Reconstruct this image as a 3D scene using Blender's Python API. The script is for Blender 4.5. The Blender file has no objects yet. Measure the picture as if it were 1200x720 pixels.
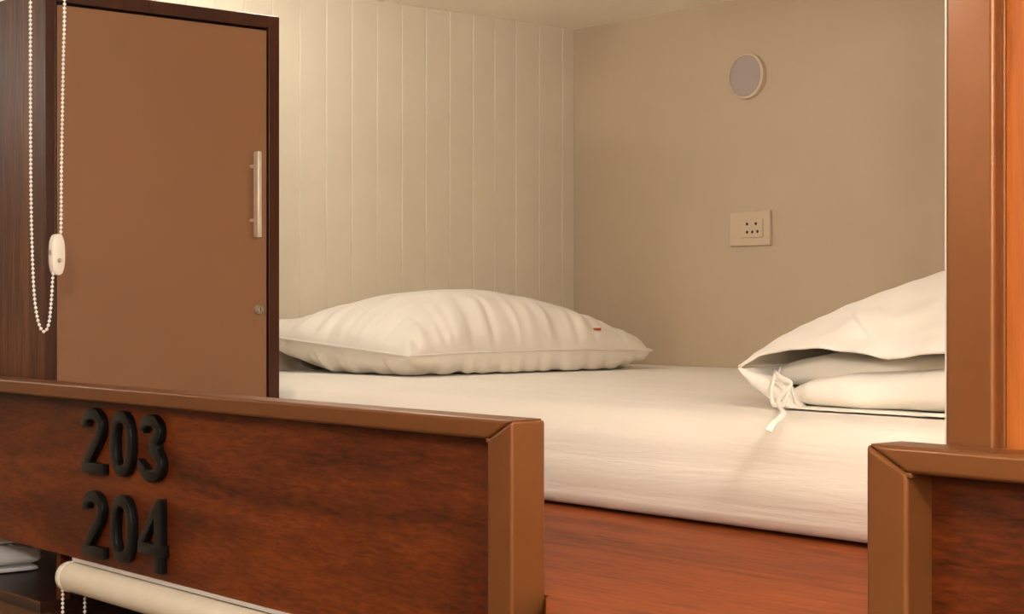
import bpy, bmesh, math, random
import numpy as np
from mathutils import Vector, Matrix, noise

random.seed(7); np.random.seed(7)
SC = bpy.context.scene
COL = SC.collection

# ------------------------------------------------------------------ camera
# measured from the photograph's two vanishing points (1200 x 720 frame)
FPX, HOR, VPX = 1948.0, 359.0, -1050.0
YAW = math.atan((600 - VPX) / FPX)
CAM = Vector((1.285, -1.088, 0.2996))
FWD = Vector((-math.cos(YAW), math.sin(YAW), 0)); RGT = Vector((math.sin(YAW), math.cos(YAW), 0)); UP = Vector((0, 0, 1))
cd = bpy.data.cameras.new('camera'); cam = bpy.data.objects.new('camera', cd); COL.objects.link(cam)
cam.matrix_world = Matrix((( RGT.x, UP.x, -FWD.x, CAM.x), (RGT.y, UP.y, -FWD.y, CAM.y), (RGT.z, UP.z, -FWD.z, CAM.z), (0, 0, 0, 1)))
cd.sensor_fit = 'HORIZONTAL'; cd.sensor_width = 36.0; cd.lens = 36.0 * FPX / 1200.0
cd.shift_y = -(360 - HOR) / 1200.0
cd.clip_start = 0.02
SC.camera = cam

# ------------------------------------------------------------------ world, exposure
w = bpy.data.worlds.new('world'); SC.world = w; w.use_nodes = True
bg = w.node_tree.nodes['Background']; bg.inputs[0].default_value = (1.0, 0.86, 0.70, 1); bg.inputs[1].default_value = 0.02
vs = SC.view_settings; vs.view_transform = 'Standard'; vs.look = 'None'; vs.gamma = 1.0; vs.use_curve_mapping = False
vs.exposure = 0.03

LAMP_COL = (1.0, 0.97, 0.925)
# frosted globe lamps, unseen, placed for their light: (x, y, z, watts, mount, label)
LAMPS = [(1.75, -1.58, 0.74, 66.0, 'front', 'globe lamp on the corridor wall behind the viewer'),
         (-0.80, -1.60, 0.98, 26.0, 'front', 'globe lamp on the corridor wall opposite the bunk entrance'),
         (1.45, -0.62, 0.90, 38.0, 'ceiling', 'globe lamp under the corridor ceiling along the wood fascia'),
         (-2.70, -0.55, 0.86, 7.0, 'ceiling', 'globe lamp under the corridor ceiling past the locker'),
         (-1.50, 0.64, 0.96, 8.5, 'ceiling', 'globe lamp under the bunk ceiling beside the locker'),
         (0.54, 0.25, 0.63, 12.5, 'right', 'added globe fill light inside the bunk, unseen behind the wood fascia')]  # last one is an unseen fill light, added to brighten duvet and mattress

# ------------------------------------------------------------------ pixel helpers (a pixel gives a direction; the plane it lies on gives its distance)
def ray(x, y): return FWD + RGT * ((x - 600) / FPX) + UP * ((HOR - y) / FPX)
def onY(x, y, Y): d = ray(x, y); return CAM + d * ((Y - CAM.y) / d.y)
def onX(x, y, X): d = ray(x, y); return CAM + d * ((X - CAM.x) / d.x)
def onZ(x, y, Z): d = ray(x, y); return CAM + d * ((Z - CAM.z) / d.z)

# ------------------------------------------------------------------ key planes
corner = CAM + ray(673, 35) * 4.4
XA, YB, ZC = corner.x, corner.y, corner.z       # end wall, back wall, ceiling
ZM = 0.152                                       # mattress top
YM = YB - 1.32                                   # mattress front
ZR = -0.0704                                     # rail bottom
ZPB = onY(166, 674.5, 0.033).z                   # lower edge of the rail's wood panel
XR = 0.0                                         # left rail's end
YL = 0.095                                       # locker front
XL = onY(53, 200, YL).x                          # locker door plane
YLB = onX(327.5, 200, XL).y                      # locker far edge
ZLT = onX(327.5, 20, XL).z                       # locker top

# ------------------------------------------------------------------ materials
def srgb(r, g, b):
    def c(v):
        v /= 255.0
        return v / 12.92 if v <= 0.04045 else ((v + 0.055) / 1.055) ** 2.4
    return (c(r), c(g), c(b), 1.0)

class M:
    def __init__(s, name, rough=0.5, metal=0.0, spec=0.5, coat=0.0, coat_rough=0.1):
        s.m = bpy.data.materials.new(name); s.m.use_nodes = True
        s.t = s.m.node_tree; s.b = s.t.nodes['Principled BSDF']
        s.b.inputs['Roughness'].default_value = rough; s.b.inputs['Metallic'].default_value = metal
        s.b.inputs['Specular IOR Level'].default_value = spec
        s.b.inputs['Coat Weight'].default_value = coat; s.b.inputs['Coat Roughness'].default_value = coat_rough
    def node(s, t, **kw):
        n = s.t.nodes.new(t)
        for k, v in kw.items():
            if k in n.inputs: n.inputs[k].default_value = v
            else: setattr(n, k, v)
        return n
    def link(s, a, b): s.t.links.new(a, b)
    def coords(s, scale, rot=(0, 0, 0)):
        tc = s.node('ShaderNodeTexCoord'); mp = s.node('ShaderNodeMapping')
        mp.inputs['Scale'].default_value = scale; mp.inputs['Rotation'].default_value = rot
        s.link(tc.outputs['Object'], mp.inputs['Vector']); return mp.outputs[0]
    def ramp(s, fac, stops):
        r = s.node('ShaderNodeValToRGB'); e = r.color_ramp.elements
        e[0].position, e[0].color = stops[0]; e[1].position, e[1].color = stops[-1]
        for p, c in stops[1:-1]:
            k = e.new(p); k.color = c
        s.link(fac, r.inputs[0]); return r.outputs[0]
    def noise(s, vec, scale, detail=4, rough=0.55, dist=0.0):
        n = s.node('ShaderNodeTexNoise', Scale=scale, Detail=detail, Roughness=rough, Distortion=dist)
        s.link(vec, n.inputs['Vector']); return n.outputs['Fac']
    def color(s, c): 
        if isinstance(c, tuple): s.b.inputs['Base Color'].default_value = c
        else: s.link(c, s.b.inputs['Base Color'])
    def bump(s, h, strength=0.2, dist=0.002, prev=None):
        b = s.node('ShaderNodeBump', Strength=strength, Distance=dist)
        s.link(h, b.inputs['Height'])
        if prev: s.link(prev, b.inputs['Normal'])
        s.link(b.outputs[0], s.b.inputs['Normal']); return b.outputs[0]

def mat_plain(name, col, rough=0.5, metal=0.0, spec=0.5, var=0.06, scale=30.0, bump=0.05, bdist=0.001, coat=0.0, cr=0.1, bscale=None):
    m = M(name, rough, metal, spec, coat, cr); v = m.coords((1, 1, 1))
    c = srgb(*col); lo = tuple(x * (1 - var) for x in c[:3]) + (1,); hi = tuple(min(1, x * (1 + var)) for x in c[:3]) + (1,)
    m.color(m.ramp(m.noise(v, scale), [(0.3, lo), (0.7, hi)]))
    if bump: m.bump(m.noise(v, bscale or scale * 8, 3), bump, bdist)
    return m.m

def mat_wood(name, dark, mid, light, stretch, rough=0.35, bump=0.15, coat=0.3, cr=0.2, bdist=0.0006, blot=3.0, spec=0.3):
    """stretch: (sx,sy,sz) - small along the grain"""
    m = M(name, rough, 0, spec, coat, cr); v = m.coords(stretch); v2 = m.coords(tuple(max(.25, x * 0.12) for x in stretch))
    fine = m.noise(v, 6.0, 8, 0.65, 0.6); big = m.noise(v2, blot, 4, 0.55, 1.2)
    mx = m.node('ShaderNodeMath', operation='MULTIPLY'); m.link(fine, mx.inputs[0]); mx.inputs[1].default_value = 0.45
    ad = m.node('ShaderNodeMath', operation='MULTIPLY_ADD'); m.link(big, ad.inputs[0]); ad.inputs[1].default_value = 0.55; m.link(mx.outputs[0], ad.inputs[2])
    m.color(m.ramp(ad.outputs[0], [(0.34, srgb(*dark)), (0.5, srgb(*mid)), (0.66, srgb(*light))]))
    m.bump(fine, bump, bdist); return m.m

MAT = {}
MAT['wall_board'] = mat_plain('painted_board', (208, 195, 172), 0.5, var=0.03, scale=8, bump=0.06, bdist=0.0006)
MAT['wall_paint'] = mat_plain('beige_paint', (188, 168, 142), 0.55, var=0.03, scale=6, bump=0.10, bdist=0.0008)
MAT['ceiling'] = mat_plain('ceiling_paint', (250, 243, 228), 0.6, var=0.02, scale=5, bump=0.08, bdist=0.0008)
MAT['corridor'] = mat_plain('corridor_paint', (200, 182, 156), 0.7, var=0.03, scale=4)
MAT['corridor_floor'] = mat_plain('corridor_carpet', (90, 62, 45), 0.9, var=0.2, scale=80, bump=0.3)
MAT['frame'] = mat_plain('brown_powder_coat', (120, 73, 36), 0.40, 0.4, spec=0.35, var=0.04, scale=25, bump=0.10, bdist=0.0005, coat=0.08, cr=0.12, bscale=420)
MAT['rail_wood'] = mat_wood('rail_veneer', (38, 13, 3), (88, 36, 8), (124, 59, 16), (5.0, 26, 30), 0.45, 0.3, 0.0, 0.25, spec=0.22)
MAT['post_wood'] = mat_wood('fascia_veneer', (134, 68, 24), (160, 86, 32), (174, 98, 40), (30, 30, 1.4), 0.48, 0.12, 0.0, 0.25, spec=0.25)
MAT['platform'] = mat_wood('platform_veneer', (78, 31, 9), (128, 60, 21), (148, 75, 31), (2.0, 22, 8), 0.6, 0.12, 0.0, 0.3, spec=0.15)
MAT['dark_wood'] = mat_wood('dark_veneer', (48, 24, 11), (80, 45, 23), (128, 80, 46), (40, 40, 1.6), 0.45, 0.8, 0.0, 0.25, 0.0016)
MAT['jamb'] = mat_wood('jamb_veneer', (42, 18, 8), (62, 28, 12), (76, 36, 16), (30, 30, 1.2), 0.42, 0.15, 0.1)
MAT['door'] = mat_plain('door_laminate', (136, 95, 64), 0.5, spec=0.4, var=0.03, scale=4, bump=0.12, bdist=0.0005, bscale=500)
MAT['gap'] = mat_plain('black_gap', (18, 8, 6), 0.8, bump=0)
MAT['steel'] = mat_plain('brushed_steel', (240, 232, 212), 0.42, 0.75, var=0.04, scale=60, bump=0.03)
MAT['screw'] = mat_plain('screw_steel', (205, 195, 178), 0.32, 0.9, var=0.05, bump=0)
MAT['digit'] = mat_plain('blackened_metal', (13, 12, 12), 0.42, 0.0, 0.2, var=0.15, scale=120, bump=0.08, bdist=0.0004, coat=0.15, cr=0.15)
MAT['white_plastic'] = mat_plain('white_plastic', (240, 232, 216), 0.35, var=0.01, bump=0)
MAT['disc'] = mat_plain('lamp_diffuser', (166, 152, 146), 0.5, var=0.01, bump=0)
MAT['disc_rim'] = mat_plain('lamp_rim', (204, 184, 156), 0.45, var=0.01, bump=0)
MAT['socket'] = mat_plain('socket_plastic', (200, 180, 152), 0.4, var=0.01, bump=0)
MAT['hole'] = mat_plain('socket_hole', (20, 14, 10), 0.6, bump=0)
MAT['blind'] = mat_plain('blind_fabric', (226, 214, 192), 0.6, var=0.03, scale=40, bump=0.15, bdist=0.0004)
MAT['alu'] = mat_plain('white_aluminium', (214, 206, 200), 0.35, 0.2, var=0.02, bump=0)
MAT['chain'] = mat_plain('chain_plastic', (255, 250, 240), 0.3, var=0.01, bump=0)
MAT['shelf'] = mat_wood('shelf_veneer', (26, 12, 8), (40, 20, 12), (56, 30, 18), (2, 30, 30), 0.4, 0.1, 0.1)
MAT['shelf_front'] = mat_wood('shelf_front_veneer', (60, 34, 20), (84, 52, 32), (104, 68, 42), (30, 30, 1.5), 0.45, 0.1, 0.05)
MAT['linen'] = mat_plain('linen_white', (244, 240, 238), 0.85, var=0.03, bump=0.2)
MAT['tag'] = mat_plain('red_thread', (176, 84, 48), 0.8, bump=0.1)

def mat_fabric(name, col, weave=900, wr=(3, 3, 3), wstr=0.15, wdist=0.004):
    m = M(name, 0.88, 0, 0.25); v = m.coords((1, 1, 1)); v2 = m.coords(wr)
    c = srgb(*col)
    m.color(m.ramp(m.noise(v2, 2.0, 4), [(0.3, tuple(x * 0.95 for x in c[:3]) + (1,)), (0.7, c)]))
    m.b.inputs['Sheen Weight'].default_value = 0.15
    p = m.bump(m.noise(v2, 3.0, 5, 0.6, 0.4), wstr, wdist); m.bump(m.noise(v, weave, 2), 0.12, 0.0006, p)
    return m.m
MAT['sheet'] = mat_fabric('fitted_sheet', (238, 228, 212), wr=(0.8, 11, 11), wstr=0.42, wdist=0.007)
MAT['pillow'] = mat_fabric('pillow_cotton', (236, 227, 212), wr=(4, 4, 4), wstr=0.15)
MAT['duvet'] = mat_fabric('duvet_cotton', (248, 241, 228), wr=(4, 4, 4), wstr=0.2)

# ------------------------------------------------------------------ object helpers
def link(name, me, mat, parent=None, smooth=False):
    if mat is not None and not me.materials: me.materials.append(mat)
    if smooth:
        for p in me.polygons: p.use_smooth = True
    o = bpy.data.objects.new(name, me); COL.objects.link(o)
    if parent is not None: o.parent = parent; o.matrix_parent_inverse = Matrix.Translation(-parent.location) if parent.type == 'EMPTY' else Matrix.Identity(4)
    return o
def tag(o, label=None, cat=None, group=None, kind=None):
    if label: o['label'] = label
    if cat: o['category'] = cat
    if group: o['group'] = group
    if kind: o['kind'] = kind
    return o
def empty(name, loc, label, cat, group=None):
    o = bpy.data.objects.new(name, None); COL.objects.link(o); o.location = loc; o.empty_display_size = 0.05
    return tag(o, label, cat, group)
def box_bm(a, b, bev=0.0, seg=3, bm=None):
    bm2 = bmesh.new(); bmesh.ops.create_cube(bm2, size=1)
    a, b = Vector(a), Vector(b); c, s = (a + b) / 2, b - a
    for v in bm2.verts: v.co = Vector((v.co.x * s.x, v.co.y * s.y, v.co.z * s.z)) + c
    if bev: bmesh.ops.bevel(bm2, geom=bm2.edges[:] , offset=bev, segments=seg, profile=0.5, affect='EDGES')
    bm2.normal_update()
    if bm is None: return bm2
    me = bpy.data.meshes.new('t'); bm2.to_mesh(me); bm.from_mesh(me); bpy.data.meshes.remove(me); bm2.free(); return bm
def bm_mesh(name, bm):
    bmesh.ops.recalc_face_normals(bm, faces=bm.faces[:])
    me = bpy.data.meshes.new(name); bm.to_mesh(me); bm.free(); return me
def box(name, a, b, mat, parent=None, bev=0.0, seg=3):
    o = link(name, bm_mesh(name, box_bm(a, b, bev, seg)), mat, parent, smooth=False)
    if bev:
        for p in o.data.polygons: p.use_smooth = True
        o.modifiers.new('weighted', 'WEIGHTED_NORMAL').keep_sharp = False
    return o
def lathe_bm(profile, seg=48):
    """profile: list of (r, h) revolved about z; closed at r = 0"""
    bm = bmesh.new(); rings = []
    for r, h in profile:
        if r < 1e-7: rings.append([bm.verts.new((0, 0, h))])
        else: rings.append([bm.verts.new((r * math.cos(2 * math.pi * k / seg), r * math.sin(2 * math.pi * k / seg), h)) for k in range(seg)])
    for A, B in zip(rings, rings[1:]):
        for k in range(seg):
            k2 = (k + 1) % seg
            if len(A) == 1 and len(B) == 1: continue
            if len(A) == 1: bm.faces.new((A[0], B[k], B[k2]))
            elif len(B) == 1: bm.faces.new((A[k], A[k2], B[0]))
            else: bm.faces.new((A[k], A[k2], B[k2], B[k]))
    return bm
def xform(bm, m):
    for v in bm.verts: v.co = m @ v.co
    return bm
AXIS_X = Matrix(((0, 0, 1, 0), (1, 0, 0, 0), (0, 1, 0, 0), (0, 0, 0, 1)))      # lathe axis z -> x
AXIS_NY = Matrix(((1, 0, 0, 0), (0, 0, -1, 0), (0, 1, 0, 0), (0, 0, 0, 1)))    # lathe axis z -> -y
def autosmooth(o, ang=35):
    me = o.data; bm = bmesh.new(); bm.from_mesh(me); lim = math.radians(ang)
    for e in bm.edges: e.smooth = not (len(e.link_faces) == 2 and e.calc_face_angle(0) > lim)
    for f in bm.faces: f.smooth = True
    bm.to_mesh(me); bm.free(); return o
def lathe(name, profile, mat, parent, loc, axis=None, seg=48):
    bm = lathe_bm(profile, seg)
    if axis: xform(bm, axis)
    xform(bm, Matrix.Translation(loc))
    return autosmooth(link(name, bm_mesh(name, bm), mat, parent), 40)
def tube_bm(pts, r, sides=10, flat=1.0, up=Vector((0, 1, 0)), closed=False, bm=None):
    bm = bm or bmesh.new(); pts = [Vector(p) for p in pts]; n = len(pts); rings = []
    for i, p in enumerate(pts):
        a = pts[(i - 1) % n] if (closed or i > 0) else p; b = pts[(i + 1) % n] if (closed or i < n - 1) else p
        t = (b - a).normalized(); s = t.cross(up)
        if s.length < 1e-4: s = t.cross(Vector((0, 0, 1)))
        s.normalize(); q = s.cross(t).normalized(); rr = r(i / max(1, n - 1)) if callable(r) else r
        rings.append([bm.verts.new(p + s * (rr * math.cos(2 * math.pi * k / sides)) + q * (rr * flat * math.sin(2 * math.pi * k / sides))) for k in range(sides)])
    for i in range(n if closed else n - 1):
        A, B = rings[i], rings[(i + 1) % n]
        for k in range(sides): bm.faces.new((A[k], A[(k + 1) % sides], B[(k + 1) % sides], B[k]))
    if not closed:
        bm.faces.new(rings[0][::-1]); bm.faces.new(rings[-1])
    return bm
def spline(pts, n):
    """Catmull-Rom through points, n samples per span"""
    P = [Vector(p) for p in pts]; out = []
    for i in range(len(P) - 1):
        p0 = P[max(0, i - 1)]; p1 = P[i]; p2 = P[i + 1]; p3 = P[min(len(P) - 1, i + 2)]
        for k in range(n):
            t = k / n
            out.append(0.5 * ((2 * p1) + (p2 - p0) * t + (2 * p0 - 5 * p1 + 4 * p2 - p3) * t * t + (3 * p1 - p0 - 3 * p2 + p3) * t ** 3))
    out.append(P[-1]); return out
def grid_mesh(name, G):
    """G[i][j] -> Vector"""
    n, m = len(G), len(G[0])
    vs_ = [tuple(v) for row in G for v in row]
    fs = [(i * m + j, i * m + j + 1, (i + 1) * m + j + 1, (i + 1) * m + j) for i in range(n - 1) for j in range(m - 1)]
    me = bpy.data.meshes.new(name); me.from_pydata(vs_, [], fs); me.update(); return me

# ================================================================== STRUCTURE
XEND = 0.62            # capsule's right end
XC0, XC1 = -3.2, 3.4   # corridor extents
YC = -1.75; ZF = -1.55
# ceiling over capsule and corridor
tag(box('ceiling', (XC0, YC, ZC), (XC1, YB + 0.06, ZC + 0.05), MAT['ceiling']), 'pale cream ceiling over the bunk', kind='structure')
tag(box('wall_back', (XA - 0.05, YB, -0.06), (XEND + 0.05, YB + 0.06, ZC), MAT['wall_paint']), 'beige painted long wall with the socket', kind='structure')
wl = tag(box('wall_left', (XA - 0.05, -0.02, -0.06), (XA - 0.012, YB, ZC), MAT['wall_board']), 'cream board-clad end wall behind the pillow', kind='structure')
# vertical boards of the end wall, a bevelled joint between neighbours
edges = [YB] + [onX(px, 100, XA).y for px in (658.3, 631.7, 604.3, 579.3, 554, 526.7, 499, 470.7, 441.7, 412, 382, 351)]
pitch = (edges[1] - edges[-1]) / (len(edges) - 2)
while edges[-1] > 0.05: edges.append(edges[-1] - pitch)
for k in range(len(edges) - 1):
    y1, y0 = edges[k], edges[k + 1]; c1, c0 = 0.0012, 0.0030
    sec = [(XA - 0.012, y0 + 0.0005), (XA - 0.0032, y0 + 0.0005), (XA, y0 + c0), (XA, y1 - c1), (XA - 0.0016, y1 - 0.0002), (XA - 0.012, y1 - 0.0002)]
    bm = bmesh.new()
    lo = [bm.verts.new((x, y, 0.0)) for x, y in sec]; hi = [bm.verts.new((x, y, ZC)) for x, y in sec]
    bm.faces.new(lo); bm.faces.new(hi[::-1])
    for i in range(len(sec)): j = (i + 1) % len(sec); bm.faces.new((lo[i], lo[j], hi[j], hi[i]))
    link('plank', bm_mesh('plank', bm), MAT['wall_board'], wl)
tag(box('wall_right', (XEND, 0.08, -0.06), (XEND + 0.05, YB, ZC), MAT['wall_paint']), 'beige end wall behind the wood fascia', kind='structure')
# corridor
tag(box('floor', (XC0, YC, ZF - 0.05), (XC1, YB, ZF), MAT['corridor_floor']), 'dark corridor carpet', kind='structure')
tag(box('wall_front', (XC0, YC - 0.05, ZF), (XC1, YC, ZC), MAT['corridor']), 'plain corridor wall facing the bunks', kind='structure')
tag(box('wall_far_left', (XC0 - 0.05, YC, ZF), (XC0, YB, ZC), MAT['corridor']), 'plain wall at the corridor end', kind='structure')
tag(box('wall_far_right', (XC1, YC, ZF), (XC1 + 0.05, YB, ZC), MAT['corridor']), 'plain wall at the other corridor end', kind='structure')

# sleeping platform
YPF = 0.052
xp0 = onY(1106.5, 300, YPF).x; xp1 = onY(1164.5, 300, YPF).x
bm = bmesh.new(); xg_ = onY(1014, 560, 0).x
out_ = [(XA - 0.012, 0.052), (0.0008, 0.052), (0.0008, 0.0464), (0.0008 + 0.0804 * 1.12, -0.034), (xg_ - 0.08, -0.034), (xg_ - 0.004, 0.046), (xg_ - 0.004, 0.052), (xp0 - 0.006, 0.052), (xp0 - 0.006, 0.105), (XEND, 0.105), (XEND, YB - 0.001), (XA - 0.012, YB - 0.001)]
lo_ = [bm.verts.new((x, y, -0.06)) for x, y in out_]; hi_ = [bm.verts.new((x, y, 0.0)) for x, y in out_]
bm.faces.new(lo_[::-1]); bm.faces.new(hi_)
n_ = len(out_)
for i in range(n_): bm.faces.new((lo_[i], lo_[(i + 1) % n_], hi_[(i + 1) % n_], hi_[i]))
tag(link('bunk_platform', bm_mesh('bunk_platform', bm), MAT['platform']), 'reddish brown wood platform between guard rails and mattress', 'platform')

# ------------------------------------------------------------------ globe lamps
for k, (lx, ly, lz, W, mount, lab) in enumerate(LAMPS):
    r = 0.05
    if mount == 'ceiling': base, L, ax = Vector((lx, ly, ZC)), ZC - lz, Matrix.Scale(-1, 4, (0, 0, 1))
    elif mount == 'front': base, L, ax = Vector((lx, YC, lz)), ly - YC, Matrix(((1, 0, 0, 0), (0, 0, 1, 0), (0, 1, 0, 0), (0, 0, 0, 1)))
    else: base, L, ax = Vector((XEND, ly, lz)), XEND - lx, Matrix(((0, 0, -1, 0), (1, 0, 0, 0), (0, 1, 0, 0), (0, 0, 0, 1)))
    t = empty('globe_lamp', base, lab, 'lamp', 'frosted globe lamps')
    lathe('mount', [(0, 0.0005), (0.03, 0.0005), (0.03, 0.008), (0.010, 0.012), (0.010, L - r + 0.004), (0, L - r + 0.004)], MAT['white_plastic'], t, base, ax, 24)
    g = M('lamp_glass', 0.4); g.color(srgb(255, 246, 230))
    g.b.inputs['Emission Color'].default_value = LAMP_COL + (1,); g.b.inputs['Emission Strength'].default_value = W / (math.pi * 4 * math.pi * r * r)
    lathe('globe', [(r * math.sin(math.pi * q / 16), -r * math.cos(math.pi * q / 16)) if 0 < q < 16 else (0, -r * math.cos(math.pi * q / 16)) for q in range(17)], g.m, t, (lx, ly, lz), seg=24)

# ================================================================== GUARD RAILS
def guard_rail(name, x0, x1, ztop, stile_at, label, panel_label, top_h=0.0215, stile_w=0.0405, depth=0.0462, recess=0.033):
    root = empty(name, ((x0 + x1) / 2, depth / 2, ZR), label, 'guard rail', 'wood guard rails along the bunk')
    bev = 0.0042
    # mitred top bar and end stile
    def bar(nm, quad):          # quad: 4 (x,z) corners of the front outline, extruded in y, long edges rounded
        bm = bmesh.new()
        f = [bm.verts.new((x, 0, z)) for x, z in quad]; b = [bm.verts.new((x, depth, z)) for x, z in quad]
        bm.faces.new(f); bm.faces.new(b[::-1])
        for i in range(4): j = (i + 1) % 4; bm.faces.new((f[i], f[j], b[j], b[i]))
        bmesh.ops.recalc_face_normals(bm, faces=bm.faces[:])
        bmesh.ops.bevel(bm, geom=bm.edges[:], offset=bev, segments=4, profile=0.5, affect='EDGES', clamp_overlap=True)
        o = link(nm, bm_mesh(nm, bm), MAT['frame'], root)
        for p in o.data.polygons: p.use_smooth = True
        o.modifiers.new('weighted', 'WEIGHTED_NORMAL'); return o
    g = 0.0
    if stile_at == 'right':
        bar('top_bar', [(x0, ztop - top_h), (x1 - stile_w, ztop - top_h), (x1, ztop), (x0, ztop)])
        bar('end_stile', [(x1 - stile_w, ZR), (x1, ZR), (x1, ztop), (x1 - stile_w, ztop - top_h)])
        box('panel', (x0, recess, ZPB), (x1 - stile_w + 0.004, recess + 0.010, ztop - top_h + 0.006), MAT['rail_wood'], root, 0.0008, 1)
    else:
        bar('top_bar', [(x0 + stile_w, ztop - top_h), (x1, ztop - top_h), (x1, ztop), (x0, ztop)])
        bar('end_stile', [(x0, ZR), (x0 + stile_w, ZR), (x0 + stile_w, ztop - top_h), (x0, ztop)])
        box('panel', (x0 + stile_w - 0.004, recess, ZPB), (x1, recess + 0.010, ztop - top_h + 0.006), MAT['rail_wood'], root, 0.0008, 1)
    # weld bead at the inner end of the mitre
    xc = x1 - stile_w if stile_at == 'right' else x0 + stile_w; s = -1 if stile_at == 'right' else 1
    box('weld_bead', (xc - 0.003 , 0.001, ztop - top_h - 0.004), (xc + 0.003, 0.02, ztop - top_h + 0.001), MAT['frame'], root, 0.0014, 2)
    return root
ZT = onY(590, 492.5, 0).z
guard_rail('guard_rail', XA - 0.1, XR, ZT, 'right', 'long wood guard rail carrying the black room numbers', '')
xr0 = onY(1014, 560, 0).x
ZT2 = onY(1110, 527.5, 0).z
guard_rail('guard_rail', xr0, 1.35, ZT2, 'left', 'wood guard rail in front of the tall fascia post', '', top_h=0.0215)

# ------------------------------------------------------------------ black metal digits
def thick(path, s):
    """outline of an open polyline of half width s (mitred, flat ends)"""
    P = [Vector((x, y)) for x, y in path]; L, R = [], []
    for i, p in enumerate(P):
        d0 = (p - P[i - 1]).normalized() if i > 0 else None; d1 = (P[i + 1] - p).normalized() if i < len(P) - 1 else None
        d0 = d0 or d1; d1 = d1 or d0
        n0 = Vector((-d0.y, d0.x)); n1 = Vector((-d1.y, d1.x)); n = (n0 + n1).normalized(); k = s / max(0.35, n.dot(n0))
        L.append(p + n * k); R.append(p - n * k)
    return [tuple(v) for v in L] + [tuple(v) for v in R[::-1]]
def arc(cx, cy, rx, ry, a0, a1, n=14):
    return [(cx + rx * math.cos(math.radians(a0 + (a1 - a0) * k / n)), cy + ry * math.sin(math.radians(a0 + (a1 - a0) * k / n))) for k in range(n + 1)]
def digit_outlines(ch):
    W, S = 0.70, 0.088     # width in heights, half stroke
    if ch == '0':
        o = []; 
        def ring(rx, ry, e):
            return [(W / 2 + rx * math.copysign(abs(math.cos(a)) ** e, math.cos(a)), 0.5 + ry * math.copysign(abs(math.sin(a)) ** e, math.sin(a))) for a in [2 * math.pi * k / 48 for k in range(48)]]
        return [ring(W / 2, 0.5, 0.86), ring(W / 2 - 2.1 * S, 0.5 - 2 * S, 0.86)]
    if ch == '2':
        top = arc(W / 2 - 0.01, 0.735, W / 2 - S - 0.005, 0.265 - S, 178, -12, 18)
        body = [(S, 0.70)] + top
        up = body + [(0.565, 0.615), (0.50, 0.53), (0.30, 0.33), (0.17, 0.19), (S + 0.02, S * 0.9)]
        o = thick(up, S)
        base = [(0.0, 0.0), (W, 0.0), (W, 2 * S * 0.94), (0.0, 2 * S * 0.94)]
        return ['multi', o, base]
    if ch == '3':
        t = [(S, 0.735)] + arc(W / 2 - 0.02, 0.75, W / 2 - S - 0.03, 0.25 - S, 172, -62, 16) + [(0.45, 0.53), (0.33, 0.525)]
        b = [(0.33, 0.515), (0.46, 0.51)] + arc(W / 2 - 0.01, 0.275, W / 2 - S + 0.01, 0.275 - S, 58, -174, 18) + [(S, 0.285)]
        return ['multi', thick(t, S), thick(b, S)]
    if ch == '4':
        outer = [(0.455, 0.0), (0.64, 0.0), (0.64, 0.225), (W, 0.225), (W, 0.385), (0.64, 0.385), (0.64, 1.0), (0.53, 1.0), (0.0, 0.385), (0.0, 0.225), (0.455, 0.225)]
        inner = [(0.455, 0.385), (0.455, 0.72), (0.175, 0.385)]
        return [outer, inner]
def extrude_outlines(name, outs, h, depth, origin, mat, parent=None, bev=0.0012):
    multi = outs[0] == 'multi'; sets = [[o] for o in outs[1:]] if multi else [outs]
    bmA = bmesh.new()
    for qi, oset in enumerate(sets):
        cu = bpy.data.curves.new(name, 'CURVE'); cu.dimensions = '2D'; cu.fill_mode = 'BOTH'; cu.extrude = depth / 2 - bev + 0.00015 * qi; cu.bevel_depth = bev; cu.bevel_resolution = 1; cu.offset = -bev
        for poly in oset:
            sp = cu.splines.new('POLY'); sp.points.add(len(poly) - 1); sp.use_cyclic_u = True
            for p, (x, y) in zip(sp.points, poly): p.co = (x * h, y * h, 0, 1)
        ob = bpy.data.objects.new(name, cu); COL.objects.link(ob)
        dg = bpy.context.evaluated_depsgraph_get(); me = bpy.data.meshes.new_from_object(ob.evaluated_get(dg))
        bmA.from_mesh(me); bpy.data.objects.remove(ob); bpy.data.curves.remove(cu); bpy.data.meshes.remove(me)
    bmesh.ops.remove_doubles(bmA, verts=bmA.verts[:], dist=0.00005)
    m = Matrix(((1, 0, 0, origin[0]), (0, 0, -1, origin[1]), (0, 1, 0, origin[2]), (0, 0, 0, 1)))
    # local z -> -y ; local y -> z
    for v in bmA.verts: v.co = Vector((v.co.x + origin[0], -v.co.z + origin[1], v.co.y + origin[2]))
    return autosmooth(link(name, bm_mesh(name, bmA), mat, parent), 30)
YP = 0.033                     # rail panel face
DD = 0.012; YD = YP - DD / 2
def digit(ch, pl, pr, yb, yt, label):
    a = onY(pl, yb, YP - DD); b = onY(pr, yb, YP - DD); xm = (pl + pr) / 2
    z0 = onY(xm, yb, YP - DD).z; z1 = onY(xm, yt, YP - DD).z; h = z1 - z0
    o = extrude_outlines('room_number_digit', digit_outlines(ch), h, DD, (0, 0, 0), MAT['digit'], bev=0.0018)
    sx = (b.x - a.x) / (0.70 * h)
    for v in o.data.vertices: v.co.x *= sx
    o.location = (a.x, YD + 0.0003, z0)
    return tag(o, label, 'digit', 'black room numbers on the rail')
digit('2', 94.4, 119.3, 555.5, 478.5, 'dark metal digit 2 starting the upper number 203')
digit('0', 127.6, 153.0, 559.5, 482.3, 'dark metal digit 0 of the upper number 203')
digit('3', 161.0, 188.6, 566.0, 486.0, 'dark metal digit 3 ending the upper number 203')
digit('2', 95.4, 119.4, 653.3, 575.5, 'dark metal digit 2 starting the lower number 204')
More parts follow.
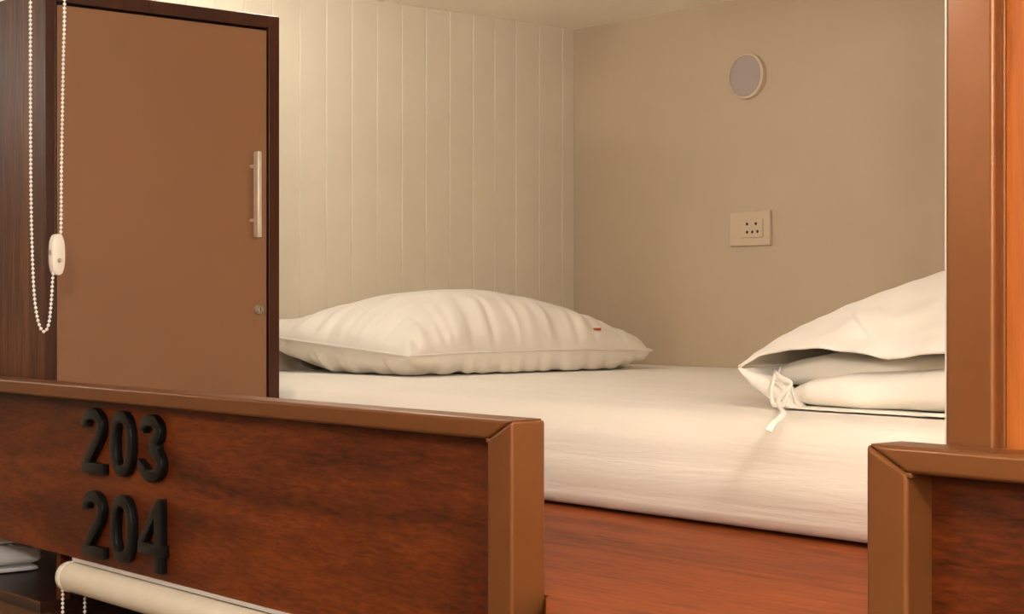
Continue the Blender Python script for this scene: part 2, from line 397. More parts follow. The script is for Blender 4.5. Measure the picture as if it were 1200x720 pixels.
digit('0', 128.0, 153.6, 661.0, 580.3, 'dark metal digit 0 of the lower number 204')
digit('4', 160.3, 189.5, 671.0, 583.9, 'dark metal digit 4 ending the lower number 204')

# ================================================================== FASCIA POST (framed wood panel right of the opening)
fp = empty('fascia_panel', (xp0, YPF, ZR), 'tall brown post with orange wood panel beside the opening', 'panel')
box('post', (xp0, YPF, ZR - 1.2), (xp1, YPF + 0.045, ZC), MAT['frame'], fp, 0.0045, 4)
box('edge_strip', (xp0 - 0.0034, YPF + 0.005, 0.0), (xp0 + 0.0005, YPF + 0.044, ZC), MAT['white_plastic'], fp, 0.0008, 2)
yy = onX(1175.5, 300, xp1).y
box('inner_bead', (xp1 - 0.002, yy - 0.003, ZR - 1.2), (xp1 + 0.0035, yy + 0.006, ZC), MAT['frame'], fp, 0.0012, 2)
box('wood_panel', (xp1 + 0.0005, yy, ZR - 1.2), (3.3, yy + 0.012, ZC), MAT['post_wood'], fp)

# ================================================================== LOCKER
lk = empty('locker', ((XA + XL) / 2, (YL + YLB) / 2, 0), 'dark brown wood locker with a tan door beside the pillow', 'locker')
JW = 0.0
zdt = onX(313.7, 35.8, XL).z                        # door top
yd0 = onX(67.5, 200, XL).y; yd1 = onX(313.3, 200, XL).y
yg0 = onX(66.3, 200, XL).y; yg1 = onX(315.2, 200, XL).y
JT = 0.022                                          # frame depth in x
box('front_side', (XA + 0.001, YL, 0.0), (XL - 0.0035, YL + 0.016, ZLT), MAT['dark_wood'], lk, 0.0006, 1)
box('rear_side', (XA + 0.001, YLB - 0.016, 0.0), (XL - JT, YLB, ZLT), MAT['jamb'], lk, 0.0006, 1)
box('top', (XA + 0.001, YL + 0.016, ZLT - 0.018), (XL - JT, YLB - 0.016, ZLT), MAT['jamb'], lk)
box('back', (XA + 0.001, YL + 0.016, 0.0), (XA + 0.012, YLB - 0.016, ZLT - 0.018), MAT['jamb'], lk)
box('front_jamb', (XL - JT, YL + 0.0165, 0.0), (XL, yg0, ZLT), MAT['jamb'], lk, 0.0012, 2)
box('front_jamb_edge', (XL - 0.0035, YL, 0.0), (XL, YL + 0.0165, ZLT), MAT['jamb'], lk, 0.0008, 2)
box('rear_jamb', (XL - JT, yg1, 0.0), (XL, YLB, ZLT), MAT['jamb'], lk, 0.0012, 2)
zg = onX(313.7, 32.8, XL).z
box('head_jamb', (XL - JT, yg0, zg), (XL, yg1, ZLT), MAT['jamb'], lk, 0.0012, 2)
box('door_stop', (XL - 0.030, yg0 - 0.001, 0.0), (XL - 0.0235, yg1 + 0.001, zg + 0.001), MAT['gap'], lk)
XD = XL - 0.0025
dr = box('door', (XD - 0.0195, yd0, 0.02), (XD, yd1, zdt), MAT['door'], lk, 0.0008, 2)
dr['label'] = 'tan laminate locker door'
# bar handle: flat bar on two standoffs
hb0 = onX(304.5, 278, XD + 0.03); hb1 = onX(304.5, 177.5, XD + 0.03)
bm = box_bm((XD + 0.0145, hb0.y - 0.0040, hb0.z), (XD + 0.0305, hb0.y + 0.0040, hb1.z), 0.0006, 2)
for fz in (0.165, 0.80):
    zc = hb1.z + (hb0.z - hb1.z) * fz
    xform_bm = xform(lathe_bm([(0, 0), (0.0032, 0), (0.0032, 0.017), (0, 0.017)], 16), AXIS_X)
    xform(xform_bm, Matrix.Translation((XD - 0.0005, hb0.y, zc)))
    me = bpy.data.meshes.new('t'); xform_bm.to_mesh(me); bm.from_mesh(me); bpy.data.meshes.remove(me); xform_bm.free()
h = autosmooth(link('handle', bm_mesh('handle', bm), MAT['steel'], dr), 30); h['label'] = 'slim steel bar handle'
lc = onX(303, 363, XD)
lo = lathe('lock', [(0, 0.0), (0.0095, 0.0), (0.0095, 0.004), (0.0082, 0.006), (0.0066, 0.006), (0.0060, 0.0045), (0.0056, 0.0045), (0.0052, 0.0066), (0, 0.0066)], MAT['screw'], dr, (XD - 0.0002, lc.y, lc.z), AXIS_X, 32)
lo['label'] = 'small round steel cam lock'
box('keyhole', (XD + 0.0062, lc.y - 0.0009, lc.z - 0.003), (XD + 0.0068, lc.y + 0.0009, lc.z + 0.003), MAT['hole'], dr)

# ================================================================== MATTRESS
def mattress():
    x0, x1, y0, y1, z0, z1 = XA + 0.006, XEND - 0.01, YM, YB - 0.004, 0.004, ZM
    nx = 150; sec = []
    R1, R2 = 0.062, 0.026
    # profile in (y,z) from under the front, round the front edge, over the top to the back
    sec += [(y1, z0), (y0 + R2, z0)]
    for k in range(1, 9): a = -math.pi / 2 - math.pi / 2 * k / 8; sec.append((y0 + R2 + R2 * math.cos(a), z0 + R2 + R2 * math.sin(a)))
    for k in range(1, 6): sec.append((y0 - 0.006 * math.sin(math.pi * k / 6), z0 + R2 + (z1 - R1 - z0 - R2) * k / 6))
    for k in range(0, 9): a = math.pi - math.pi / 2 * k / 8; sec.append((y0 + R1 + R1 * math.cos(a), z1 - R1 + R1 * math.sin(a)))
    for k in range(1, 40): sec.append((y0 + R1 + (y1 - y0 - R1) * k / 40, z1))
    sec += [(y1, z1), (y1, z0)]
    G = []
    for i in range(nx + 1):
        x = x0 + (x1 - x0) * i / nx; row = []
        for (y, z) in sec:
            p = Vector((x * 1.3, y * 5, z * 7)); d = noise.noise(p) * 0.0028 + noise.noise(p * 2.3 + Vector((3, 1, 7))) * 0.0014
            q = Vector((x, y, z))
            if z > 0.02: 
                if y < y0 + 0.03: q.y += d * 1.2
                if z > 0.1 and y < y1 - 0.01: q.z += d * 0.4
                elif y < y0 + 0.03: q.z += d * 0.5
            elif y < y1 - 0.01: q.z += max(0, d) * 0.8
            row.append(q)
        G.append(row)
    me = grid_mesh('mattress', G); bm = bmesh.new(); bm.from_mesh(me)
    bmesh.ops.remove_doubles(bm, verts=bm.verts[:], dist=1e-5)
    bmesh.ops.holes_fill(bm, edges=[e for e in bm.edges if e.is_boundary])
    me2 = bm_mesh('mattress', bm)
    o = autosmooth(link('mattress', me2, MAT['sheet']), 50)
    return tag(o, 'long white mattress in a fitted sheet under the pillow', 'mattress')
mattress()

# ================================================================== PILLOW: two sheets sewn at the edge
def pillow():
    # corners in the photograph: near wall corner (326,392), near front corner (476,418), far front corner (762,412)
    XF = -0.0
    c1 = onX(476, 418, XA + 0.505); c2 = onX(762, 412, XA + 0.505)
    yA, yB_ = c1.y, c2.y
    nu, nv = 110, 80; LY = yB_ - yA + 0.045; LX = 0.505
    ids = -np.ones((2, nu, nv), int); ids[0] = np.arange(nu * nv).reshape(nu, nv); n = nu * nv
    for i in range(nu):
        for j in range(nv):
            if i in (0, nu - 1) or j in (0, nv - 1): ids[1, i, j] = ids[0, i, j]
            else: ids[1, i, j] = n; n += 1
    Q = np.zeros((n, 3))
    zf, zw = c1.z - ZM, onY(326, 391, yA).z - ZM            # seam height on the free side and at the wall
    for s_ in (0, 1):
        for i in range(nu):
            for j in range(nv):
                u, v = i / (nu - 1), j / (nv - 1); U, V = u, v
                cu, cv = 4 * u * (1 - u), 4 * v * (1 - v)
                # sides bow inwards between the corners
                y = yA - 0.065 * (1 - v) * (1 - u) + LY * (u + (0.5 - u) * 2 * 0.016 * cv ** 0.8) - 0.028 * (u * v) ** 9
                x = XA + 0.008 + LX * (v + (0.5 - v) * 2 * (0.045 if v > 0.5 else 0.0) * cu ** 0.8) - 0.02 * (u * v) ** 9
                seam = zw + (zf - zw) * v ** 0.9 + 0.006 * cu * v
                if s_ == 0:
                    g = cu ** (0.56 if u < 0.5 else 0.66) * cv ** 0.46
                    z = seam + (0.187 - seam) * g * (1.0 - 0.26 * (u - 0.42))
                else:
                    g = cu ** 0.5 * cv ** 0.5
                    z = max(0.003, seam - 0.125 * g)
                Q[ids[s_, i, j]] = (x, y, ZM + z)
    # drawn folds running from the seams into the cloth
    nu_, nv_ = ids.shape[1:]
    nz = lambda *a: noise.noise(Vector(a))
    for s_ in (0, 1):
        for i in range(1, nu_ - 1):
            for j in range(1, nv_ - 1):
                k = ids[s_, i, j]; u, v = i / (nu_ - 1) * 0.86, j / (nv_ - 1) * 0.62
                dl = 0.0
                for d, t, L, sk, am in ((0.62 - v, u, 0.86, -0.35, 1.0), (u, v, 0.62, 0.25, 0.9), (v, u, 0.86, 0.3, 0.5), (0.86 - u, v, 0.62, 0.4, 0.5)):
                    reach = 0.07 + 0.15 * (0.5 + 0.5 * nz(t * 7, 3.1 * s_, L))
                    w_ = math.exp(-(d / reach) ** 1.6) * min(1, d / 0.012)
                    ph = t + sk * d * (1 + 0.6 * nz(t * 5, 9, L))
                    n1 = nz(ph * 34, s_ * 7 + L, 0.3 + d * 3); n2 = nz(ph * 75, s_ * 5 + L, 1.3 + d * 2)
                    dl += am * w_ * (0.0085 * (abs(n1) ** 0.8 * math.copysign(1, n1)) + 0.0035 * n2)
                dl += 0.0035 * nz(u * 9 + v * 5, v * 12, s_ * 3.0)
                out = 1 if s_ == 0 else -1
                edge = min(u, v, 0.86 - u, 0.62 - v)
                dl *= 1.05
                Q[k, 2] += dl * out * min(1, 0.4 + edge / 0.08)
                if s_ == 1: Q[k, 2] = max(Q[k, 2], ZM + 0.002)
                Q[k, 0] += dl * 0.6 * (1 if v > 0.31 else -1) * math.exp(-min(v, 0.62 - v) / 0.08)
                Q[k, 1] += dl * 0.6 * (1 if u > 0.43 else -1) * math.exp(-min(u, 0.86 - u) / 0.08)
    Q[:, 0] = np.maximum(Q[:, 0], XA + 0.003)
    fs = []
    nu, nv = ids.shape[1:]
    for s in (0, 1):
        g = ids[s]
        for i in range(nu - 1):
            for j in range(nv - 1):
                q = (int(g[i, j]), int(g[i + 1, j]), int(g[i + 1, j + 1]), int(g[i, j + 1])); fs.append(q if s == 1 else q[::-1])
    me = bpy.data.meshes.new('pillow'); me.from_pydata([tuple(v) for v in Q], [], fs); me.update()
    bm = bmesh.new(); bm.from_mesh(me)
    bmesh.ops.smooth_vert(bm, verts=bm.verts[:], factor=0.25, use_axis_x=True, use_axis_y=True, use_axis_z=True)
    me = bm_mesh('pillow', bm)
    o = link('pillow', me, MAT['pillow'], None, True); o.modifiers.new('sub', 'SUBSURF').render_levels = 1; o.modifiers['sub'].levels = 1
    tag(o, 'plump white pillow lying against the board wall', 'pillow')
    co = [v.co.copy() for v in me.vertices]; g = ids[0]
    loop = [int(g[i, 0]) for i in range(nu)] + [int(g[nu - 1, j]) for j in range(1, nv)] + [int(g[i, nv - 1]) for i in range(nu - 2, -1, -1)] + [int(g[0, j]) for j in range(nv - 2, 0, -1)]
    cen = sum((co[k] for k in loop), Vector()) / len(loop)
    pts = [co[k] + (Vector((co[k].x - cen.x, co[k].y - cen.y, 0)).normalized() * 0.0012) for k in loop]
    pm = tube_bm(pts, 0.0030, 6, closed=True, up=Vector((0, 0, 1)))
    link('piping', bm_mesh('piping', pm), MAT['pillow'], o, True)
    # small red embroidered mark near the far end: nearest surface point to the photo's ray
    d = ray(702.5, 383.5).normalized(); cand = []
    for v in co:
        r = v - CAM; t = r.dot(d); cand.append(((r - d * t).length, t, v))
    near = [c for c in cand if c[0] < 0.008] or [min(cand, key=lambda c: c[0])]
    p = min(near, key=lambda c: c[1])[2]
    tg = box('stitched_mark', p + Vector((-0.004, -0.009, -0.003)), p + Vector((0.005, 0.009, 0.003)), MAT['tag'], o, 0.001, 2); tg['label'] = 'tiny red stitched mark'
    return o
pillow()

# ================================================================== FOLDED DUVET IN ITS COVER, MOUTH TOWARDS THE RAIL
def interp(tab, x):
    if x <= tab[0][0]: return tab[0][1]
    for (a, va), (b, vb) in zip(tab, tab[1:]):
        if x <= b:
            t = (x - a) / (b - a); t2 = t * t * (3 - 2 * t) * 0.4 + t * 0.6; return va + (vb - va) * t2
    return tab[-1][1]
YDV = 0.735
def duvet():
    root = empty('folded_duvet', (0.1, YDV + 0.2, ZM), 'folded white duvet with a tied open cover on the mattress', 'duvet')
    pxs = [866 + (1310 - 866) * (k / 84.0) ** 1.12 for k in range(85)]
    liptop = [(866, 430), (876, 423), (890, 415), (905, 411.5), (930, 409.5), (960, 408.5), (990, 410.5), (1015, 415), (1044, 422), (1060, 421), (1085, 417), (1110, 415), (1240, 412)]
    sil = [(866, 430), (890, 411.5), (920, 393), (945, 380.5), (965, 371.5), (1000, 356.5), (1040, 341), (1075, 329), (1108, 317.5), (1170, 302), (1240, 292)]
    lipbot = [(866, 431), (880, 437), (900, 443), (914, 450), (922, 464), (932, 480), (950, 484), (1000, 485), (1108, 486), (1240, 489)]
    botsil = [(866, 432), (874, 444), (886, 458), (900, 470), (918, 483), (940, 488), (1000, 490), (1108, 493), (1240, 497)]
    back = 0.52
    def wr(p, a=0.004): return noise.noise(p * 9) * a + noise.noise(p * 21 + Vector((5, 2, 1))) * a * 0.45
    NB = 40
    top, bot = [], []
    for i, px in enumerate(pxs):
        f = min(1.0, (px - 866) / 240.0)
        L = onY(px, interp(liptop, px), YDV)
        drd = 0.012 + 0.27 * f ** 0.8
        Rr = onY(px, interp(sil, px), YDV + drd)
        zb = ZM + 0.070 * max(0, 1 - f * 5) ** 1.2 + 0.008
        fe = math.sin(min(1, max(0, (1310 - px) / 70.0)) * math.pi / 2) ** 0.7
        L.z = zb + (L.z - zb) * fe; Rr.z = zb + (Rr.z - zb) * fe
        row = []
        # turned-in hem, lip, front slope, ridge, back slope
        for k in range(NB + 1):
            t = k / NB
            if t < 0.5:
                u = t / 0.5; y = YDV + drd * u; z = L.z + (Rr.z - L.z) * (0.62 * math.sin(u * math.pi / 2) + 0.38 * u)
                # peaked crease that runs down to the lip at px ~1040
                cr = math.exp(-((px - (1000 + 42 * (1 - u))) / 13.0) ** 2) * math.sin(math.pi * min(1, u * 1.05)) * 0.022 * (f > 0.2)
                y -= cr
                x = L.x + (Rr.x - L.x) * u
            else:
                u = (t - 0.5) / 0.5; y = YDV + drd + (back - drd) * u; z = zb + (Rr.z - zb) * math.cos(u * math.pi / 2) ** 0.9
                x = Rr.x
            p = Vector((x, y, z)); fade = min(1, f * 6) * (0.25 + 0.75 * min(1, abs(t - 0.5) * 6))
            p += Vector((0, -1, 0.6)) * (wr(p, 0.011) * fade)
            row.append(p)
        top.append(row)
        Lb = onY(px, interp(lipbot, px), YDV - 0.002); Sb = onY(px, interp(botsil, px), YDV - 0.006)
        row = [Lb + Vector((0, 0.03 * min(1, f * 8), -0.002)), Lb + Vector((0, 0.002, 0.0005)), Lb.lerp(Sb, 0.33) + Vector((0, -0.003, 0)), Lb.lerp(Sb, 0.7) + Vector((0, -0.003, 0)), Vector((Sb.x, Sb.y + 0.001, max(Sb.z, ZM + 0.004)))]
        zf = max(Sb.z, ZM + 0.004)
        for k in range(1, 11):
            u = k / 10; row.append(Vector((Sb.x + (Rr.x - Sb.x) * min(1, u * 2), Sb.y + 0.012 + (YDV + back - Sb.y - 0.012) * u, zf + (zb - 0.004 - zf) * u)))
        for k in range(1, 5): row[k] = row[k] + Vector((0, 1, 0)) * wr(row[k], 0.003)
        for v_ in row: v_.z = max(v_.z, ZM + 0.004)
        bot.append(row)
    def fab(name, G, th):
        o = link(name, grid_mesh(name, G), MAT['duvet'], root, True)
        s = o.modifiers.new('thick', 'SOLIDIFY'); s.thickness = th; s.offset = 0
        sb = o.modifiers.new('sub', 'SUBSURF'); sb.levels = 1; sb.render_levels = 1
        return o
    for row in top:
        for v_ in row: v_.z = max(v_.z, ZM + 0.006)
    fab('cover_top', top, 0.0035); fab('cover_bottom', bot, 0.003)
    # stitched hem along the top lip
    hem = [row[0] + Vector((0, 0.001, 0.0)) for row in top]
    link('hem', bm_mesh('hem', tube_bm(hem, 0.0028, 8, 0.8)), MAT['duvet'], root, True)
    # inner folds of the duvet
    def fold(name, tt, bb, yoff, depth, x0, x1, bulge, amp):
        G = []; n = 60
        for i in range(n + 1):
            px = x0 + (x1 - x0) * i / n; e = min(1, i / 9.0, (n - i) / 6.0 + 0.02); e = math.sin(e * math.pi / 2)
            a = onY(px, interp(tt, px), YDV + yoff); b = onY(px, interp(bb, px), YDV + yoff); row = []
            b.z = max(b.z, ZM + 0.006); a.z = max(a.z, b.z + 0.004); mid = (a + b) / 2
            a = mid.lerp(a, 0.25 + 0.75 * e); b = mid.lerp(b, 0.25 + 0.75 * e)
            hz = (a.z - b.z) / 2; m_ = (a + b) / 2
            for k in range(25):
                th = -math.pi / 2 - math.pi * k / 24            # bottom -> front -> top
                y = m_.y + bulge * e * (math.cos(th)); z = m_.z + hz * math.sin(th) * (abs(math.sin(th)) ** -0.25 if abs(math.sin(th)) > 0.05 else 1)
                z = min(max(z, b.z), a.z)
                p = Vector((m_.x, y, z)); p.y += wr(p, amp); p.z = max(ZM + 0.0055, p.z + wr(p + Vector((1, 3, 2)), amp * 0.5)); row.append(p)
            for k in range(1, 7):
                u = k / 6; row.append(Vector((m_.x, m_.y + depth * u, a.z + 0.01 * math.sin(u * math.pi))))
            G.append(row)
        o = link(name, grid_mesh(name, G), MAT['duvet'], root, True); sb = o.modifiers.new('sub', 'SUBSURF'); sb.levels = 1; sb.render_levels = 1
        return o
    fold('inner_fold', [(908, 468), (925, 458), (945, 449), (970, 443), (1000, 438), (1040, 436), (1108, 434), (1240, 432)], [(908, 474), (940, 482), (1000, 483), (1108, 484), (1240, 487)], 0.036, 0.30, 912, 1285, 0.032, 0.008)
    fold('upper_fold', [(890, 436), (915, 428), (945, 420), (985, 414), (1030, 420), (1108, 416), (1240, 412)], [(890, 446), (940, 452), (1000, 452), (1240, 450)], 0.085, 0.25, 893, 1280, 0.035, 0.0035)
    # cotton tie with a knot, loops and one tail over the mattress edge
    def rib(name, pts, r):
        P = spline([onY(x, y, YDV + dy) for x, y, dy in pts], 8)
        for q_ in P: q_.z = max(q_.z, ZM + 0.0075)
        return link(name, bm_mesh(name, tube_bm(P, r, 8, 0.45, up=Vector((0.3, 1, 0)))), MAT['duvet'], root, True)
    rib('tie', [(909, 438, -0.008), (904, 455, -0.016), (905, 472, -0.018), (913, 480, -0.020), (920, 470, -0.020), (924, 456, -0.017), (926, 450, -0.012)], 0.0042)
    rib('tie', [(909, 438, -0.008), (917, 444, -0.016), (927, 450, -0.016), (920, 459, -0.022), (912, 470, -0.022), (914, 481, -0.022)], 0.0042)
    P = spline([onY(914, 477, YDV - 0.020)] + [onZ(x, y, ZM + h_) for x, y, h_ in ((918, 485, 0.012), (913, 491, 0.009), (906, 497, 0.007), (901, 506, 0.005))], 8)
    for q_ in P: q_.z = max(q_.z, ZM + 0.0065)
    link('tie', bm_mesh('tie', tube_bm(P, 0.0046, 8, 0.45, up=Vector((0.3, 0.3, 1)))), MAT['duvet'], root, True)
    rib('tie', [(926, 450, -0.010), (929, 462, -0.004), (933, 474, 0.002)], 0.003)
    rib('tie', [(914, 432, 0.01), (912, 440, -0.006), (910, 446, -0.010)], 0.003)
duvet()

# ================================================================== BACK WALL FITTINGS
dcn = onY(874.5, 89, YB - 0.01); rad = (onY(874.5, 62.5, YB).z - onY(874.5, 116, YB).z) / 2
wlamp = empty('wall_light', (dcn.x, YB, dcn.z), 'round grey wall light, unlit, high on the back wall', 'light')
lathe('rim', [(0, 0), (rad, 0), (rad, 0.012), (rad - 0.003, 0.0145), (rad - 0.0055, 0.0145), (rad - 0.0055, 0.012), (0, 0.012)], MAT['disc_rim'], wlamp, (dcn.x, YB, dcn.z), AXIS_NY, 64)
lathe('diffuser', [(0, 0.0122), (rad - 0.006, 0.0122), (rad - 0.007, 0.0142), (rad * 0.5, 0.0152), (0, 0.0155)], MAT['disc'], wlamp, (dcn.x, YB, dcn.z), AXIS_NY, 64)
s0 = onY(858.3, 289.0, YB); s1 = onY(905, 246.5, YB); s00 = onY(858.3, 249.3, YB)
sk = empty('wall_socket', ((s0.x + s1.x) / 2, YB, (s0.z + s00.z) / 2), 'square cream power socket with five dark holes', 'socket')
sz0, sz1 = s0.z, s00.z
box('plate', (s0.x, YB - 0.009, sz0), (s1.x, YB - 0.0002, sz1), MAT['socket'], sk, 0.0018, 3)
i0 = onY(867.5, 279, YB - 0.012); i1 = onY(893.5, 256, YB - 0.012); i2 = onY(867.5, 258, YB - 0.012)
box('insert', (i0.x, YB - 0.013, i0.z), (i1.x, YB - 0.0085, i2.z), MAT['socket'], sk, 0.001, 2)
for hx, hy in ((875.4, 262.7), (885.7, 262.2), (875.5, 272.3), (881.6, 272), (887.7, 271.4)):
    p = onY(hx, hy, YB - 0.013)
    lathe('hole', [(0, 0), (0.0036, 0), (0.0036, 0.0004), (0, 0.0004)], MAT['hole'], sk, (p.x, YB - 0.0129, p.z), AXIS_NY, 16)

# ================================================================== ROLLER BLINDS
def bead_chain(name, pts, parent, r=0.0029, pitch=0.0066):
    P = [Vector(p) for p in pts]; cum = [0]
    for a, b in zip(P, P[1:]): cum.append(cum[-1] + (b - a).length)
    n = int(cum[-1] / pitch); bm = bmesh.new(); seg = 0
    src = bmesh.new(); bmesh.ops.create_icosphere(src, subdivisions=1, radius=r); me = bpy.data.meshes.new('t'); src.to_mesh(me); src.free()
    for k in range(n + 1):
        d = k * pitch
        while seg < len(P) - 2 and cum[seg + 1] < d: seg += 1
        t = (d - cum[seg]) / max(1e-9, cum[seg + 1] - cum[seg]); c = P[seg].lerp(P[seg + 1], min(1, t))
        s = len(bm.verts); bm.from_mesh(me); bm.verts.ensure_lookup_table()
        for v in bm.verts[s:]: v.co += c
    bpy.data.meshes.remove(me)
    tube_bm([p for p in P], 0.0008, 5, bm=bm)
    return link(name, bm_mesh(name, bm), MAT['chain'], parent, True)

# --- upper blind, rolled up above the opening (its tube is above the frame, its chain hangs into view)
RB = 0.028
ub = empty('roller_blind', (-0.4, 0.0, ZC - 0.035), 'rolled up cream blind whose white bead chain hangs beside the locker', 'blind', 'roller blinds')
YF, YK = -0.018, 0.036
def chain_pts(px, y, Y): return onY(px, y, Y)
XCH = onY(36, 150, YF).x
cf = onX(36, 0, XCH)
kY = onX(73.5, 150, XCH).y
zr = ZC - 0.035
lathe('tube', [(0, 0), (RB, 0), (RB, 1.55), (0, 1.55)], MAT['blind'], ub, (XCH + 0.01, (cf.y + kY) / 2, zr), AXIS_X, 40)
lathe('end_disc', [(0, 0), (0.031, 0), (0.031, 0.016), (0, 0.016)], MAT['white_plastic'], ub, (XCH - 0.008, (cf.y + kY) / 2, zr), AXIS_X, 40)
fr = [onX(35.5, 0, XCH), onX(35.7, 120, XCH), onX(36.2, 220, XCH), onX(37.5, 285, XCH), onX(40, 345, XCH), onX(45, 378, XCH), onX(51.5, 389, XCH), onX(57, 380, XCH), onX(60, 355, XCH), onX(62.3, 322, XCH), onX(66, 300, XCH), onX(71, 277, XCH), onX(72.0, 200, XCH), onX(74.0, 80, XCH), onX(75.6, 0, XCH)]
fr = [Vector((XCH, fr[0].y, zr))] + fr + [Vector((XCH, fr[-1].y, zr))]
bead_chain('bead_chain', spline(fr, 10), ub)
# chain tensioner: oval pill, broad side to the right, with two steel screws
tc = onX(69.2, 298.5, XCH + 0.008)
def pill(name, yc, zc, ry, rz, x0, x1, mat, parent, bev=0.0012):
    bm = bmesh.new(); ring = []
    for k in range(40):
        a = 2 * math.pi * k / 40; e = 0.80
        ring.append((yc + ry * math.copysign(abs(math.cos(a)) ** e, math.cos(a)), zc + rz * math.copysign(abs(math.sin(a)) ** e, math.sin(a))))
    f = [bm.verts.new((x1, y, z)) for y, z in ring]; b = [bm.verts.new((x0, y, z)) for y, z in ring]
    bm.faces.new(f); bm.faces.new(b[::-1])
    for k in range(40): j = (k + 1) % 40; bm.faces.new((f[k], f[j], b[j], b[k]))
    bmesh.ops.recalc_face_normals(bm, faces=bm.faces[:])
    bmesh.ops.bevel(bm, geom=[e for e in bm.edges if len(e.link_faces) == 2 and e.calc_face_angle() > 1.0], offset=bev, segments=2, profile=0.5, affect='EDGES')
    return autosmooth(link(name, bm_mesh(name, bm), mat, parent), 35)
ry = (onX(77, 298, XCH + .008).y - onX(62, 298, XCH + .008).y) / 2; rz = (onX(69, 274, XCH + .008).z - onX(69, 322.5, XCH + .008).z) / 2
tn = pill('chain_tensioner', tc.y, tc.z, ry, rz, XCH - 0.008, XCH + 0.008, MAT['white_plastic'], ub); tn['label'] = 'white oval chain tensioner'
p = onX(69.5, 305.5, XCH + 0.008)
lathe('screw', [(0, -0.001), (0.0032, -0.001), (0.0032, 0.002), (0.0022, 0.003), (0, 0.003)], MAT['screw'], tn, (XCH + 0.008, p.y, p.z), AXIS_X, 20)
p = onY(60, 296, tc.y - ry)
lathe('screw', [(0, -0.002), (0.0040, -0.002), (0.0040, 0.003), (0, 0.003)], MAT['screw'], tn, (XCH, tc.y - ry + 0.0015, p.z), AXIS_NY, 20)

# --- lower blind hung under the long rail
lb = empty('roller_blind', (-0.55, 0.0, ZR - 0.05), 'rolled white blind under the long guard rail', 'blind', 'roller blinds')
YR_ = 0.034
ctr = onY(120, 686.5, YR_); RL = (onY(120, 668.5, YR_).z - onY(120, 704.5, YR_).z) / 2
XB0 = onY(69.5, 676, YR_ - 0.02).x
lathe('tube', [(0, 0), (RL - 0.002, 0), (RL - 0.0005, 0.0015), (RL - 0.0005, 1.0), (0, 1.0)], MAT['blind'], lb, (XB0 + 0.004, YR_, ctr.z), AXIS_X, 56)
lathe('end_disc', [(0, -0.012), (RL * 0.9, -0.012), (RL + 0.0006, -0.008), (RL + 0.0006, 0.0), (RL - 0.0012, 0.0012), (RL - 0.0012, 0.003), (RL + 0.0002, 0.0034), (RL + 0.0002, 0.005), (0, 0.005)], MAT['white_plastic'], lb, (XB0, YR_, ctr.z), AXIS_X, 56)
box('head_rail', (XB0 + 0.002, 0.0335, ZPB - 0.0065), (-0.045, 0.050, ZPB - 0.0005), MAT['alu'], lb, 0.0008, 2)
box('bracket', (XB0 + 0.002, 0.0605, ZPB - 0.042), (XB0 + 0.075, 0.0625, ZPB - 0.0065), MAT['alu'], lb, 0.0006, 1)
pa = onX(73.5, 700, XB0 - 0.004); pb = onX(99.5, 705, XB0 - 0.004)
bead_chain('bead_chain', [(XB0 - 0.004, pa.y, ctr.z), (XB0 - 0.004, pa.y, ctr.z - 0.5)] + [(XB0 - 0.004, (pa.y + pb.y) / 2 - (pb.y - pa.y) / 2 * math.cos(math.pi * k / 8), ctr.z - 0.5 - 0.02 * math.sin(math.pi * k / 8)) for k in range(1, 8)] + [(XB0 - 0.004, pb.y, ctr.z - 0.5), (XB0 - 0.004, pb.y, ctr.z)], lb)

# ================================================================== LOWER NICHE WITH SHELF AND FOLDED LINEN
YS = 0.03
ze = onY(34, 702, YS).z
sh = empty('lower_cabinet', (XB0 - 0.4, 0.25, ze), 'dark wood cabinet below the long rail holding folded linen', 'cabinet')
xu = onY(69.5, 655, 0.05).x
xs_ = onY(72.3, 655, 0.066).x; xu = xs_ - 0.009
box('shelf', (XA - 0.05, YS, ze - 0.018), (xs_, 0.60, ze), MAT['shelf'], sh, 0.0006, 1)
box('front_panel', (XA - 0.05, YS + 0.002, ze - 0.9), (xs_, YS + 0.018, ze - 0.018), MAT['shelf_front'], sh)
box('edge_band', (XA - 0.05, YS - 0.001, ze - 0.0022), (xs_, YS + 0.002, ze + 0.0008), MAT['shelf_front'], sh)
box('upright', (xu - 0.005, 0.064, ze), (xu + 0.009, 0.080, -0.0605), MAT['rail_wood'], sh)
box('end_panel', (xs_ - 0.016, YS + 0.018, ze - 0.9), (xs_, 0.60, ze - 0.018), MAT['shelf'], sh)
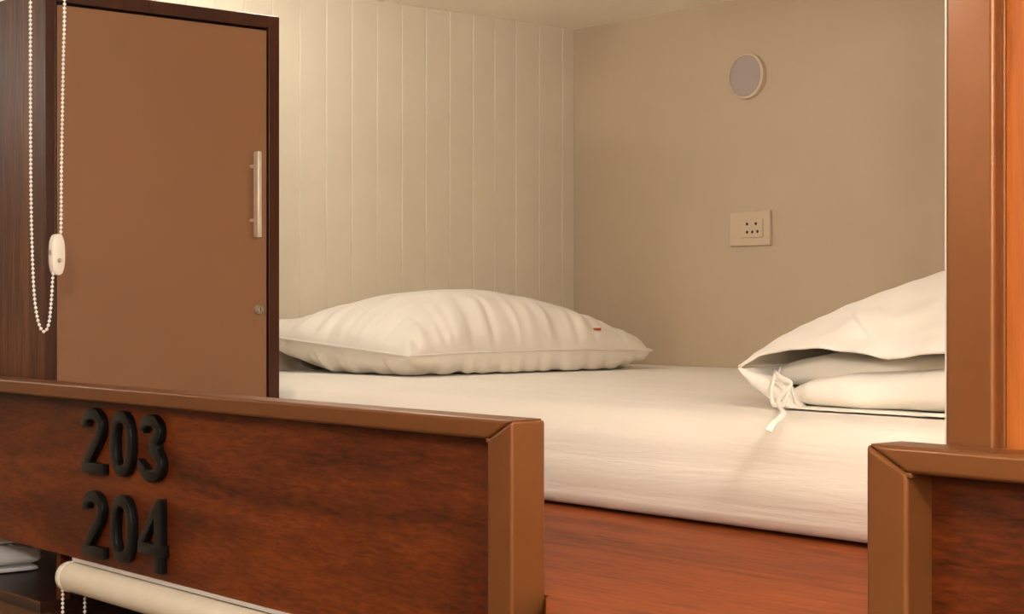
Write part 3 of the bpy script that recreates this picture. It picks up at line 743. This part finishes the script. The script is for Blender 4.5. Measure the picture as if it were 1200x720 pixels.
box('back_panel', (XA - 0.05, 0.60, ze - 0.9), (xs_, 0.615, -0.0605), MAT['shelf'], sh)

def linen(name, xa, xb, y0, y1, z0, h, label, seed):
    """folded cloth: rounded slab along y, crease around its sides"""
    G = []; n = 30; ring = []
    for k in range(40):
        a = 2 * math.pi * k / 40; ring.append((math.copysign(abs(math.cos(a)) ** 0.22, math.cos(a)), math.copysign(abs(math.sin(a)) ** 0.55, math.sin(a))))
    for i in range(n + 1):
        t = i / n; e = (1 - abs(2 * t - 1) ** 9) ** 0.5 if 0 < i < n else 0.05; row = []
        for (cx, cz) in ring + [ring[0]]:
            p = Vector(((xa + xb) / 2 + (xb - xa) / 2 * cx * (0.95 + 0.05 * e), y0 + (y1 - y0) * t, z0 + h / 2 + h / 2 * cz * (0.4 + 0.6 * e)))
            d = noise.noise(p * 14 + Vector((seed, 0, 0))) * 0.003; cr = 0.006 * math.exp(-((cz - 0.15) / 0.14) ** 2)
            p.x += d - cr * (1 if cx > 0 else -1); p.z = min(z0 + h, max(z0, p.z + d * 0.4)); row.append(p)
        G.append(row)
    o = link(name, grid_mesh(name, G), MAT['linen'], None, True)
    bm = bmesh.new(); bm.from_mesh(o.data); bmesh.ops.remove_doubles(bm, verts=bm.verts[:], dist=1e-6); bmesh.ops.holes_fill(bm, edges=[e for e in bm.edges if e.is_boundary]); bmesh.ops.recalc_face_normals(bm, faces=bm.faces[:])
    bm.to_mesh(o.data); bm.free()
    for p in o.data.polygons: p.use_smooth = True
    return tag(o, label, 'linen', 'folded linen under the rail')
far = onZ(48, 668.5, ze + 0.001)
linen('folded_linen', far.x - 0.30, far.x, 0.05, far.y, ze + 0.0005, 0.011, 'thin folded white linen at the bottom of the stack on the shelf', 1)
linen('folded_linen', far.x - 0.30, far.x + 0.004, 0.05, far.y + 0.004, ze + 0.0120, 0.036, 'thick folded white linen in the middle of the stack on the shelf', 2)
linen('folded_linen', far.x - 0.30, far.x - 0.004, 0.05, far.y - 0.02, ze + 0.0485, 0.030, 'folded white linen on top of the stack under the rail', 3)
